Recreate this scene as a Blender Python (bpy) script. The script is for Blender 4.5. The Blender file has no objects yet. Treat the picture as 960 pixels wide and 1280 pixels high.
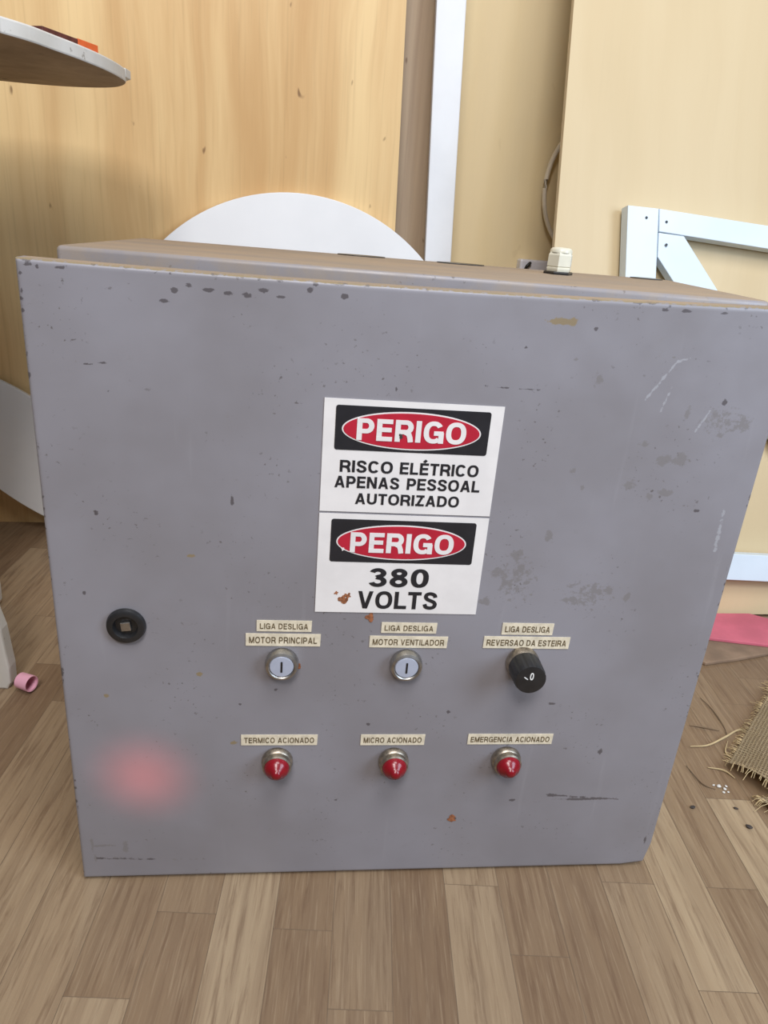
import bpy, bmesh, math, random
from mathutils import Matrix, Vector, noise as mnoise

random.seed(7)
S = bpy.context.scene
COL = S.collection
PI = math.pi

# ------------------------------------------------------------------ camera
right = Vector((0.99705, -0.01155, 0.07588)).normalized()
fwd = Vector((0.03935, 0.92572, -0.37615)).normalized()
upv = right.cross(fwd).normalized()
cam_d = bpy.data.cameras.new('camera')
cam = bpy.data.objects.new('camera', cam_d)
COL.objects.link(cam)
cam.matrix_world = Matrix((
    (right.x, upv.x, -fwd.x, -0.03978),
    (right.y, upv.y, -fwd.y, -0.61398),
    (right.z, upv.z, -fwd.z, 0.64899),
    (0, 0, 0, 1)))
cam_d.sensor_fit = 'VERTICAL'
cam_d.sensor_height = 36
cam_d.lens = 896.37 / 1280 * 36
cam_d.clip_start = 0.01
S.camera = cam

# ------------------------------------------------------------------ light
world = bpy.data.worlds.new('world')
S.world = world
world.use_nodes = True
bg = world.node_tree.nodes['Background']
bg.inputs[0].default_value = (0.88, 0.90, 0.96, 1)
bg.inputs[1].default_value = 0.13


def area(name, loc, target, sx, sy, power, color):
    l = bpy.data.lights.new(name, 'AREA')
    l.shape = 'RECTANGLE'
    l.size, l.size_y = sx, sy
    l.energy = power
    l.color = color
    o = bpy.data.objects.new(name, l)
    COL.objects.link(o)
    o.location = loc
    o.rotation_euler = (Vector(target) - Vector(loc)).to_track_quat('-Z', 'Y').to_euler()
    return o


area('daylight_front', (-.30, -1.9, 2.5), (0.0, 0.9, 0.75), .75, .65, 43, (1.0, 0.97, 0.97))
area('fill_above', (0.25, -.90, 2.65), (0.1, 0.6, 0.5), .9, .8, 35, (0.98, 0.98, 1.0))  # added overhead fill, makes the door darken towards its foot
area('daylight_right', (1.30, -.85, 1.15), (0.25, 0.1, 0.45), .7, .9, 20, (0.68, 0.82, 1.0))
red = bpy.data.lights.new('red_glow_spot', 'SPOT')  # added spot for the red glow on the door, no known source
red.energy = 22
red.color = (1.0, 0.10, 0.08)
red.spot_size = math.radians(7.2)
red.spot_blend = 1.0
red.shadow_soft_size = 0.026
redo = bpy.data.objects.new('red_glow_spot', red)
COL.objects.link(redo)
redo.location = (-0.34, -0.75, 0.30)
redo.rotation_euler = (Vector((-0.229, -0.083, 0.139)) - redo.location).to_track_quat('-Z', 'Y').to_euler()

S.view_settings.view_transform = 'Standard'
S.view_settings.look = 'None'
S.view_settings.exposure = 0.0
S.view_settings.gamma = 1
S.view_settings.use_curve_mapping = False


# ------------------------------------------------------------------ materials
class NT:
    def __init__(self, name, rough=0.6, spec=0.5):
        self.m = bpy.data.materials.new(name)
        self.m.use_nodes = True
        self.t = self.m.node_tree
        self.b = self.t.nodes['Principled BSDF']
        self.b.inputs['Roughness'].default_value = rough
        self.b.inputs['Specular IOR Level'].default_value = spec
        self._tc = None

    def n(self, typ, **kw):
        x = self.t.nodes.new(typ)
        for k, v in kw.items():
            setattr(x, k, v)
        return x

    def put(self, sock, v):
        if hasattr(v, 'is_output'):
            self.t.links.new(v, sock)
        elif isinstance(v, tuple):
            sock.default_value = v if len(v) == len(sock.default_value) else v + (1,)
        else:
            sock.default_value = v

    def co(self, scale=(1, 1, 1), loc=(0, 0, 0)):
        if self._tc is None:
            self._tc = self.n('ShaderNodeTexCoord')
        mp = self.n('ShaderNodeMapping')
        mp.inputs['Scale'].default_value = scale
        mp.inputs['Location'].default_value = loc
        self.t.links.new(self._tc.outputs['Object'], mp.inputs['Vector'])
        return mp.outputs['Vector']

    def noise(self, co, scale=1.0, detail=4, rough=0.55, dist=0.0):
        x = self.n('ShaderNodeTexNoise')
        self.put(x.inputs['Vector'], co)
        x.inputs['Scale'].default_value = scale
        x.inputs['Detail'].default_value = detail
        x.inputs['Roughness'].default_value = rough
        x.inputs['Distortion'].default_value = dist
        return x.outputs['Fac']

    def math(self, op, a, b=0.0, c=0.0):
        x = self.n('ShaderNodeMath', operation=op)
        self.put(x.inputs[0], a)
        self.put(x.inputs[1], b)
        self.put(x.inputs[2], c)
        return x.outputs[0]

    def ramp(self, f, lo, hi, a=0.0, b=1.0):
        x = self.n('ShaderNodeMapRange', interpolation_type='SMOOTHSTEP')
        self.put(x.inputs['Value'], f)
        x.inputs['From Min'].default_value = lo
        x.inputs['From Max'].default_value = hi
        x.inputs['To Min'].default_value = a
        x.inputs['To Max'].default_value = b
        return x.outputs[0]

    def mix(self, f, a, b):
        x = self.n('ShaderNodeMix', data_type='RGBA')
        self.put(x.inputs['Factor'], f)
        self.put(x.inputs['A'], a)
        self.put(x.inputs['B'], b)
        return x.outputs['Result']

    def attr(self, name):
        x = self.n('ShaderNodeAttribute', attribute_name=name)
        return x

    def color(self, c):
        self.put(self.b.inputs['Base Color'], c)

    def bump(self, h, strength=0.3, dist=0.002):
        x = self.n('ShaderNodeBump')
        x.inputs['Strength'].default_value = strength
        x.inputs['Distance'].default_value = dist
        self.put(x.inputs['Height'], h)
        self.t.links.new(x.outputs[0], self.b.inputs['Normal'])


def simple(name, col, rough=0.6, metal=0.0, var=0.12, scale=40, spec=0.5):
    k = NT(name, rough, spec)
    f = k.noise(k.co(), scale)
    dark = tuple(c * (1 - var) for c in col)
    lite = tuple(min(1, c * (1 + var)) for c in col)
    k.color(k.mix(k.ramp(f, .3, .7), dark, lite))
    k.b.inputs['Metallic'].default_value = metal
    return k.m


PAINT = (0.300, 0.292, 0.318)


def paint_mat(name, marked):
    k = NT(name, 0.42, 0.5)
    co = k.co()
    big = k.noise(co, 5, 4)
    mid = k.noise(co, 38, 5, .6)
    fine = k.noise(co, 210, 3, .6)
    c = k.mix(k.ramp(big, .3, .7), (0.232, 0.219, 0.232), (0.282, 0.272, 0.298))
    c = k.mix(k.ramp(mid, .62, .85, 0, .35), c, (0.20, 0.18, 0.17))
    sp = k.math('MULTIPLY', k.ramp(fine, .63, .69), k.ramp(k.noise(co, 14, 2), .48, .64))
    c = k.mix(k.math('MULTIPLY', sp, .75), c, (0.10, 0.085, 0.08))
    # faint vertical wipe marks
    st = k.noise(k.co((60, 5, 5)), 1, 3)
    c = k.mix(k.ramp(st, .62, .8, 0, .16), c, (0.40, 0.39, 0.41))
    if marked:
        dis = k.math('MULTIPLY', k.math('SUBTRACT', k.noise(co, 170, 5, .7), .5), 1.7)
        for nm, col, amt in (('smudge', (0.19, 0.175, 0.168), .62), ('chip', (0.085, 0.074, 0.078), .85),
                             ('tan', (0.26, 0.20, 0.115), .95), ('scratch', (0.46, 0.47, 0.50), .45)):
            a = k.attr(nm).outputs['Fac']
            m = k.ramp(k.math('ADD', a, k.math('MULTIPLY', dis, k.ramp(a, .02, .2))), .42, .60, 0, amt)
            c = k.mix(m, c, col)
    else:
        c = k.mix(k.ramp(k.noise(co, 24, 5, .65), .38, .68, .1, .7), c, (0.33, 0.265, 0.205))
    k.color(c)
    k.put(k.b.inputs['Roughness'], k.ramp(mid, .3, .8, .36, .52))
    k.bump(k.math('ADD', k.math('MULTIPLY', big, 1.0), k.math('MULTIPLY', fine, .04)), .12, .004)
    return k.m


def dust_mat():
    k = NT('dusty_grey_paint', 0.85, 0.2)
    co = k.co()
    f = k.noise(k.co((6, 22, 6)), 1, 6, .65)
    g = k.noise(co, 160, 3)
    c = k.mix(k.ramp(f, .35, .7), (0.335, 0.255, 0.180), (0.270, 0.220, 0.172))
    c = k.mix(k.ramp(g, .55, .75, 0, .5), c, (0.25, 0.215, 0.185))
    k.color(c)
    return k.m


def wood_mat(name, dark, lite, knot, sx=16, rough=0.55, stain=0.5, streak=1.0, knots=.8):
    k = NT(name, rough, 0.4)
    w = k.noise(k.co((1, 1, .5)), 2.0, 3)
    co = k.co((sx, sx, .55))
    add = k.n('ShaderNodeVectorMath', operation='ADD')
    k.put(add.inputs[0], co)
    sc = k.n('ShaderNodeCombineXYZ')
    k.put(sc.inputs[0], k.math('MULTIPLY', w, 1.3))
    k.t.links.new(sc.outputs[0], add.inputs[1])
    a = k.noise(add.outputs[0], 1, 5, .6, .4)
    b = k.noise(k.co((150, 150, 4)), 1, 3, .6)
    g = k.noise(k.co((3, 3, 1.6)), 1, 3)
    c = k.mix(k.ramp(a, .28, .72), dark, lite)
    c = k.mix(k.math('MULTIPLY', k.ramp(b, .5, .8), .28 * streak), c, tuple(x * .62 for x in dark))
    c = k.mix(k.math('MULTIPLY', k.ramp(g, .52, .75), stain), c, tuple(x * .72 for x in dark))
    d = k.noise(k.co((34, 34, 17), (3, 1, 7)), 1, 2)
    c = k.mix(k.ramp(d, .70, .75, 0, knots), c, knot)
    k.color(c)
    k.bump(b, .12, .001)
    return k.m


def floor_mat():
    k = NT('wood_strip_vinyl', 0.50, 0.35)
    t = k.attr('tone')
    r = k.n('ShaderNodeSeparateColor')
    k.t.links.new(t.outputs['Color'], r.inputs[0])
    tone, rnd = r.outputs[0], r.outputs[1]
    # per-plank offset of the grain
    cb = k.n('ShaderNodeCombineXYZ')
    k.put(cb.inputs[0], k.math('MULTIPLY', rnd, 61.0))
    k.put(cb.inputs[1], k.math('MULTIPLY', rnd, 37.0))

    def shifted(sc):
        a = k.n('ShaderNodeVectorMath', operation='ADD')
        k.put(a.inputs[0], k.co(sc))
        k.t.links.new(cb.outputs[0], a.inputs[1])
        return a.outputs[0]
    grain = k.noise(shifted((150, 9, 1)), 1, 5, .65, .6)
    fine = k.noise(shifted((420, 16, 1)), 1, 3, .6, .4)
    big = k.noise(shifted((16, 3.2, 1)), 1, 4, .6, 1.6)
    wv = k.n('ShaderNodeTexWave', wave_type='BANDS', bands_direction='X')
    k.put(wv.inputs['Vector'], shifted((10, 1.2, 1)))
    wv.inputs['Scale'].default_value = 1.2
    wv.inputs['Distortion'].default_value = 9
    wv.inputs['Detail'].default_value = 3
    wv.inputs['Detail Scale'].default_value = .8
    c = k.mix(tone, (0.122, 0.062, 0.030), (0.43, 0.325, 0.205))
    c = k.mix(k.ramp(big, .35, .7, 0, .28), c, (0.26, 0.17, 0.095))
    c = k.mix(k.ramp(wv.outputs['Fac'], .55, .95, 0, .22), c, (0.16, 0.10, 0.06))
    c = k.mix(k.ramp(grain, .46, .70, 0, .62), c, (0.135, 0.078, 0.044))
    c = k.mix(k.ramp(fine, .5, .72, 0, .26), c, (0.44, 0.335, 0.215))
    dirt = k.noise(k.co((3, 3, 1)), 1, 4)
    c = k.mix(k.ramp(dirt, .55, .8, 0, .3), c, (0.17, 0.125, 0.085))
    k.color(c)
    k.bump(k.math('ADD', grain, k.math('MULTIPLY', fine, .5)), .25, .001)
    return k.m


def burlap_mat():
    k = NT('burlap', 0.95, 0.1)
    ws = []
    for d in ('X', 'Y'):
        w = k.n('ShaderNodeTexWave', wave_type='BANDS', bands_direction=d)
        uv = k.n('ShaderNodeUVMap')
        k.t.links.new(uv.outputs[0], w.inputs['Vector'])
        w.inputs['Scale'].default_value = 72
        w.inputs['Distortion'].default_value = 1.3
        w.inputs['Detail'].default_value = 2
        w.inputs['Detail Scale'].default_value = 3
        ws.append(w.outputs['Fac'])
    f = k.math('MAXIMUM', ws[0], k.math('MULTIPLY', ws[1], .8))
    v = k.noise(k.co(), 30, 4)
    c = k.mix(k.ramp(f, .25, .9), (0.27, 0.20, 0.12), (0.60, 0.48, 0.31))
    c = k.mix(k.ramp(v, .4, .7, 0, .4), c, (0.44, 0.34, 0.20))
    k.color(c)
    k.bump(f, .6, .002)
    return k.m


def white_worn_mat():
    k = NT('scuffed_white_paint', 0.5, 0.4)
    co = k.co()
    a = k.noise(co, 55, 5, .65)
    b = k.noise(co, 9, 3)
    c = k.mix(k.ramp(b, .35, .7), (0.62, 0.60, 0.55), (0.74, 0.73, 0.70))
    c = k.mix(k.ramp(a, .63, .72, 0, .8), c, (0.24, 0.21, 0.18))
    k.color(c)
    return k.m


def burst_paint(name, col, var=.05, rough=.45):
    return simple(name, col, rough, 0, var, 6)


M_DOOR = paint_mat('worn_grey_paint_marked', True)
M_BODY = paint_mat('worn_grey_paint', False)
M_DUST = dust_mat()
M_PLY = wood_mat('plywood', (0.60, 0.36, 0.15), (0.82, 0.59, 0.295), (0.17, 0.08, 0.03), 11, .5, .5)
M_BROWN = wood_mat('brown_board', (0.30, 0.21, 0.135), (0.43, 0.32, 0.21), (0.12, 0.06, 0.03), 26, .6, .5)
M_CREAM = wood_mat('cream_panel', (0.62, 0.485, 0.285), (0.67, 0.54, 0.335), (0.54, 0.41, 0.23), 5, .5, .12, .15, 0.0)
M_WALL = wood_mat('cream_wall_paint', (0.82, 0.66, 0.38), (0.87, 0.72, 0.45), (0.55, 0.42, 0.22), 6, .6, .2, .15, 0.15)
M_FLOOR = floor_mat()
M_WHITE = burst_paint('white_paint', (0.80, 0.81, 0.82))
M_FRAME = burst_paint('pale_bluish_white_paint', (0.70, 0.80, 0.88))
M_DISC = burst_paint('white_laminate', (0.78, 0.78, 0.78), .03, .4)
M_WORN = white_worn_mat()
M_UNDER = wood_mat('table_underside_wood', (0.27, 0.18, 0.10), (0.40, 0.28, 0.165), (0.12, 0.08, 0.05), 14, .7, .4)
M_BURLAP = burlap_mat()
M_JUTE = simple('jute_fibre', (0.52, 0.40, 0.22), .9)
M_JUTED = simple('dark_jute_fibre', (0.20, 0.135, 0.08), .9)
M_SIGN = simple('white_vinyl', (0.80, 0.77, 0.75), .45, 0, .04, 30)
M_BLACKV = simple('black_vinyl', (0.018, 0.018, 0.022), .4, 0, .1, 60)
M_REDV = simple('red_vinyl', (0.47, 0.016, 0.038), .4, 0, .08, 40)
M_TAPE = simple('cream_label_tape', (0.74, 0.66, 0.50), .5, 0, .12, 130)
M_TAPEINK = simple('embossed_brown_ink', (0.13, 0.095, 0.05), .5, 0, .3, 300)
M_CHROME = simple('dull_chrome', (0.42, 0.405, 0.38), .42, 1.0, .18, 120)
M_OLDMETAL = simple('tarnished_metal', (0.36, 0.31, 0.25), .42, .9, .35, 150)
M_CAP = simple('grey_button_plastic', (0.42, 0.45, 0.54), .35, 0, .05, 60)
M_BLACK = simple('black_plastic', (0.016, 0.016, 0.017), .38, 0, .2, 90)
M_MARK = simple('white_marking', (0.8, 0.8, 0.78), .5, 0, .03)
M_LENS = simple('red_lens_plastic', (0.24, 0.005, 0.012), .25, 0, .15, 60, .5)
M_GLAND = simple('ivory_nylon', (0.66, 0.64, 0.52), .35, 0, .06, 60)
M_PINK = simple('pink_foam', (0.62, 0.145, 0.20), .6, 0, .12, 12)
M_PINKCAP = simple('pink_plastic', (0.82, 0.42, 0.54), .4, 0, .05, 30)
M_CARD = simple('brown_hardboard', (0.26, 0.175, 0.115), .8, 0, .25, 14)
M_RUST = simple('rust', (0.30, 0.11, 0.045), .9, 0, .4, 300)
M_HOSE = simple('pale_cable_sheath', (0.80, 0.71, 0.56), .5, 0, .08, 40)
M_PLUG = simple('white_plastic', (0.76, 0.75, 0.80), .35, 0, .04, 40)
M_ORANGE = simple('orange_print', (0.72, 0.13, 0.03), .5, 0, .1, 60)
M_DKRED = simple('dark_red_print', (0.10, 0.025, 0.02), .5, 0, .3, 120)
M_PAPER = simple('paper', (0.62, 0.58, 0.52), .8, 0, .1, 60)
M_CRUMB = simple('plaster', (0.62, 0.60, 0.56), .9, 0, .15, 300)
M_DARKBIT = simple('dark_debris', (0.05, 0.04, 0.035), .9, 0, .3, 300)

# ------------------------------------------------------------------ helpers
WM = {}


def T(x=0, y=0, z=0):
    return Matrix.Translation((x, y, z))


def frame(o, x, y, z):
    x, y, z, o = Vector(x), Vector(y), Vector(z), Vector(o)
    return Matrix(((x.x, y.x, z.x, o.x), (x.y, y.y, z.y, o.y), (x.z, y.z, z.z, o.z), (0, 0, 0, 1)))


def reg(o, M, parent):
    COL.objects.link(o)
    if parent is not None:
        o.parent = parent
        o.matrix_local = WM[parent.name].inverted() @ M
    else:
        o.matrix_world = M
    WM[o.name] = M.copy()
    return o


def obj(name, bm, mats, M=None, parent=None, smooth=None, label=None):
    me = bpy.data.meshes.new(name)
    bmesh.ops.recalc_face_normals(bm, faces=bm.faces[:])
    bm.to_mesh(me)
    bm.free()
    for m in (mats if isinstance(mats, (list, tuple)) else [mats]):
        me.materials.append(m)
    if smooth:
        me.shade_smooth()
        me.set_sharp_from_angle(angle=math.radians(smooth))
    o = bpy.data.objects.new(name, me)
    if label:
        o['label'] = label
    return reg(o, M or Matrix(), parent)


def tag(o, label, cat, group=None):
    o['label'] = label
    o['category'] = cat
    if group:
        o['group'] = group
    return o


def empty(name, M):
    o = bpy.data.objects.new(name, None)
    o.empty_display_size = .03
    return reg(o, M, None)


def box(bm, a, b, bev=0.0, mat=0):
    r = bmesh.ops.create_cube(bm, size=1)
    vs = r['verts']
    for v in vs:
        v.co = Vector([(a[i] + b[i]) / 2 + v.co[i] * (b[i] - a[i]) for i in range(3)])
    fs = set(f for v in vs for f in v.link_faces)
    for f in fs:
        f.material_index = mat
    if bev:
        es = list(set(e for v in vs for e in v.link_edges))
        bmesh.ops.bevel(bm, geom=es, offset=bev, segments=2, affect='EDGES', profile=.5)
    return bm


def prism(bm, pts, z0, z1, bev=0.0, axis='z'):
    """extrude a closed outline; axis gives the extrusion direction"""
    def P(a, b, c):
        return (a, b, c) if axis == 'z' else (a, c, b)
    lo = [bm.verts.new(P(x, y, z0)) for x, y in pts]
    hi = [bm.verts.new(P(x, y, z1)) for x, y in pts]
    n = len(pts)
    fl = bm.faces.new(lo[::-1])
    fh = bm.faces.new(hi)
    for i in range(n):
        bm.faces.new((lo[i], lo[(i + 1) % n], hi[(i + 1) % n], hi[i]))
    bmesh.ops.recalc_face_normals(bm, faces=bm.faces[:])
    if bev:
        es = [e for e in set(list(fl.edges) + list(fh.edges))]
        bmesh.ops.bevel(bm, geom=es, offset=bev, segments=2, affect='EDGES', profile=.5)
    return bm


def lathe(bm, prof, seg=32, fn=None):
    """prof = [(r, z)], revolved about z; fn(angle, r, z) may change r"""
    rings = []
    for r, z in prof:
        if r < 1e-6:
            rings.append([bm.verts.new((0, 0, z))])
        else:
            ring = []
            for i in range(seg):
                a = 2 * PI * i / seg
                rr = fn(a, r, z) if fn else r
                ring.append(bm.verts.new((rr * math.cos(a), rr * math.sin(a), z)))
            rings.append(ring)
    for A, B in zip(rings, rings[1:]):
        for i in range(seg):
            j = (i + 1) % seg
            if len(A) == 1 and len(B) == 1:
                continue
            if len(A) == 1:
                bm.faces.new((A[0], B[i], B[j]))
            elif len(B) == 1:
                bm.faces.new((A[i], A[j], B[0]))
            else:
                bm.faces.new((A[i], A[j], B[j], B[i]))
    return bm


def tube(bm, pts, r, seg=8, taper=False):
    pts = [Vector(p) for p in pts]
    rings = []
    n = len(pts)
    for i, p in enumerate(pts):
        d = (pts[min(i + 1, n - 1)] - pts[max(i - 1, 0)]).normalized()
        s = d.cross(Vector((0, 0, 1)))
        if s.length < 1e-4:
            s = d.cross(Vector((1, 0, 0)))
        s.normalize()
        t = s.cross(d)
        rr = r * (1 - .6 * abs(2 * i / (n - 1) - 1)) if taper else r
        rings.append([bm.verts.new(p + (s * math.cos(2 * PI * k / seg) + t * math.sin(2 * PI * k / seg)) * rr) for k in range(seg)])
    for A, B in zip(rings, rings[1:]):
        for k in range(seg):
            bm.faces.new((A[k], A[(k + 1) % seg], B[(k + 1) % seg], B[k]))
    bm.faces.new(rings[0][::-1])
    bm.faces.new(rings[-1])
    return bm


def spline(ctrl, per=8):
    P = [Vector(c) for c in ctrl]
    P = [P[0] * 2 - P[1]] + P + [P[-1] * 2 - P[-2]]
    out = []
    for i in range(1, len(P) - 2):
        for k in range(per):
            t = k / per
            a, b, c, d = P[i - 1], P[i], P[i + 1], P[i + 2]
            out.append(.5 * ((2 * b) + (c - a) * t + (2 * a - 5 * b + 4 * c - d) * t * t + (3 * b - a - 3 * c + d) * t ** 3))
    out.append(P[-2])
    return out


def ellipse(cx, cy, a, b, n=64, rot=0):
    out = []
    for i in range(n):
        t = 2 * PI * i / n
        x, y = a * math.cos(t), b * math.sin(t)
        out.append((cx + x * math.cos(rot) - y * math.sin(rot), cy + x * math.sin(rot) + y * math.cos(rot)))
    return out


def rrect(x0, y0, x1, y1, r, n=5):
    out = []
    for cx, cy, a0 in ((x1 - r, y0 + r, -90), (x1 - r, y1 - r, 0), (x0 + r, y1 - r, 90), (x0 + r, y0 + r, 180)):
        for i in range(n + 1):
            a = math.radians(a0 + 90 * i / n)
            out.append((cx + r * math.cos(a), cy + r * math.sin(a)))
    return out


def arc(cx, cy, rx, ry, a0, a1, n=14):
    return [(cx + rx * math.cos(math.radians(a0 + (a1 - a0) * i / n)), cy + ry * math.sin(math.radians(a0 + (a1 - a0) * i / n))) for i in range(n + 1)]


def sarc(cx, cy, rx, ry, a0, a1, n=24, e=.86):
    o = []
    for i in range(n + 1):
        a = math.radians(a0 + (a1 - a0) * i / n)
        c, s_ = math.cos(a), math.sin(a)
        o.append((cx + rx * math.copysign(abs(c) ** e, c), cy + ry * math.copysign(abs(s_) ** e, s_)))
    return o


GW = {'A': .74, 'C': .72, 'D': .70, 'E': .60, 'G': .76, 'I': 0, 'L': .57, 'M': .84, 'N': .70, 'O': .78, 'P': .65, 'R': .69, 'S': .66,
      'T': .62, 'U': .69, 'V': .72, 'Z': .62, '3': .60, '8': .60, '0': .60, ' ': .22, 'É': .60}


def glyph(ch, w):
    """centre-line strokes of a grotesque capital, cap height 1; 'd' strokes are cut level at top and bottom"""
    k = w / 2
    W = GW[ch] if ch != 'I' else w
    t, m = 1 - k, .52
    q = []
    if ch == 'I':
        q = [[(k, 0), (k, 1)]]
    elif ch == 'L':
        q = [[(k, 1), (k, 0)], [(0, k), (W, k)]]
    elif ch in 'EÉ':
        q = [[(k, 0), (k, 1)], [(0, t), (W, t)], [(0, m), (W * .94, m)], [(0, k), (W, k)]]
        if ch == 'É':
            q.append([(W * .42, 1.08), (W * .68, 1.27)])
    elif ch == 'T':
        q = [[(0, t), (W, t)], [(W / 2, 0), (W / 2, 1)]]
    elif ch in 'PR':
        y0 = .42 if ch == 'P' else .46
        r = (t - y0) / 2
        q = [[(k, 0), (k, 1)], [(0, t), (W - k - r * .8, t)] + arc(W - k - r * .8, t - r, r * .8, r, 90, -90)[1:] + [(0, y0)]]
        if ch == 'R':
            q.append([(W * .52, y0)] + [(W - k - .06, y0 - .10), (W - k - .01, .2), (W - k + .02, 0)])
    elif ch == 'D':
        r = W - k - .32
        q = [[(k, 0), (k, 1)], [(0, t), (.30, t)] + sarc(.30, .5, W - k - .30, .5 - k, 90, -90)[1:] + [(0, k)]]
    elif ch in 'O0':
        q = [sarc(W / 2, .5, W / 2 - k, .5 - k + .01, 0, 360, 40)]
    elif ch == 'C':
        q = [sarc(W / 2, .5, W / 2 - k, .51 - k, 36, 324, 34)]
    elif ch == 'G':
        q = [sarc(W / 2, .5, W / 2 - k, .51 - k, 36, 318, 34), [(W * .52, .46), (W, .46)], [(W - k * .8, .5), (W - k * .8, 0)]]
    elif ch == 'S':
        x0, x1 = k, W - k
        q = [[(v.x, v.y) for v in spline([(x1 - .01, .70, 0), (x1 - .06, .84, 0), (W / 2, t + .01, 0), (x0 + .07, .87, 0), (x0 + .02, .73, 0), (x0 + .09, .60, 0), (W / 2, .52, 0),
                                          (x1 - .06, .42, 0), (x1, .28, 0), (x1 - .07, .13, 0), (W / 2, k - .01, 0), (x0 + .06, .14, 0), (x0 - .01, .31, 0)], 5)]]
    elif ch == 'A':
        q = [['d', (k * 1.1, 0), (W / 2 - k * .15, 1)], ['d', (W - k * 1.1, 0), (W / 2 + k * .15, 1)], [(W * .22, .29), (W * .78, .29)]]
    elif ch == 'V':
        q = [['d', (k * 1.1, 1), (W / 2 - k * .15, 0)], ['d', (W - k * 1.1, 1), (W / 2 + k * .15, 0)]]
    elif ch == 'N':
        q = [[(k, 0), (k, 1)], [(W - k, 0), (W - k, 1)], ['d', (k * 1.2, 1), (W - k * 1.2, 0)]]
    elif ch == 'M':
        q = [[(k, 0), (k, 1)], [(W - k, 0), (W - k, 1)], ['d', (k * 1.3, 1), (W / 2, 0)], ['d', (W - k * 1.3, 1), (W / 2, 0)]]
    elif ch == 'U':
        q = [[(k, 1), (k, .36)] + arc(W / 2, .36, W / 2 - k, .36 - k, 180, 360)[1:] + [(W - k, 1)]]
    elif ch == 'Z':
        q = [[(W * .05, t), (W, t)], [(0, k), (W, k)], ['d', (k * 1.4, k * .4), (W - k * 1.4, 1 - k * .4)]]
    elif ch == '3':
        q = [arc(W / 2 - .01, .74, W / 2 - k - .02, .27 - k, 165, -80, 18) + [(W * .42, .52)], [(W * .42, .52)] + arc(W / 2, .285, W / 2 - k, .295 - k, 82, -165, 20)]
    elif ch == '8':
        q = [arc(W / 2, .745, W / 2 - k - .03, .265 - k, 0, 360, 28), arc(W / 2, .285, W / 2 - k, .295 - k, 0, 360, 30)]
    return q, W


def stroke(bm, pts, w, P):
    if pts[0] == 'd':
        (x0, y0), (x1, y1) = pts[1:]
        hw = w / 2 * math.hypot(x1 - x0, y1 - y0) / abs(y1 - y0) * .94
        q = [(x0 - hw, y0), (x0 + hw, y0), (x1 + hw, y1), (x1 - hw, y1)]
        L, Rr = [q[0], q[3]], [q[1], q[2]]
    else:
        pts = [Vector(p) for p in pts]
        closed = (pts[0] - pts[-1]).length < 1e-4
        L, Rr = [], []
        n = len(pts)
        for i, p in enumerate(pts):
            a = pts[i - 1] if i else (pts[-2] if closed else None)
            b = pts[i + 1] if i < n - 1 else (pts[1] if closed else None)
            d1 = (p - a).normalized() if a is not None else None
            d2 = (b - p).normalized() if b is not None else None
            d1, d2 = d1 or d2, d2 or d1
            d = (d1 + d2).normalized()
            nn = Vector((-d.y, d.x)) * (w / 2 / max(.5, d.dot(d1)))
            L.append((p.x + nn.x, p.y + nn.y))
            Rr.append((p.x - nn.x, p.y - nn.y))
    l0 = [bm.verts.new(P(x, y, 1)) for x, y in L]
    r0 = [bm.verts.new(P(x, y, 1)) for x, y in Rr]
    l1 = [bm.verts.new(P(x, y, 0)) for x, y in L]
    r1 = [bm.verts.new(P(x, y, 0)) for x, y in Rr]
    for i in range(len(L) - 1):
        bm.faces.new((l0[i], r0[i], r0[i + 1], l0[i + 1]))
        bm.faces.new((l1[i], l0[i], l0[i + 1], l1[i + 1]))
        bm.faces.new((r0[i], r1[i], r1[i + 1], r0[i + 1]))


def text_bm(lines, weight=.19, depth=.0003, gap=.10):
    """lines = [(string, x0, y0, x1, y1)]; capitals fitted to boxes (cap height) in the XY plane"""
    bm = bmesh.new()
    for s, x0, y0, x1, y1 in lines:
        gl = [glyph(ch, weight) if ch != ' ' else ([], GW[' ']) for ch in s]
        sp = [gap * (.45 if a in 'AVTL' and b in 'AVT' else 1) for a, b in zip(s, s[1:])] + [0]
        total = sum(W for _, W in gl) + sum(sp)
        sx, sy = (x1 - x0) / total, y1 - y0
        x = 0
        for (q, W), g in zip(gl, sp):
            for si, st in enumerate(q):
                dz = depth * (1 + .12 * si)
                stroke(bm, st, weight, lambda px, py, t, x=x, dz=dz: (x0 + (x + px) * sx, y0 + py * sy, dz * t))
            x += W + g
    return bm


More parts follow.
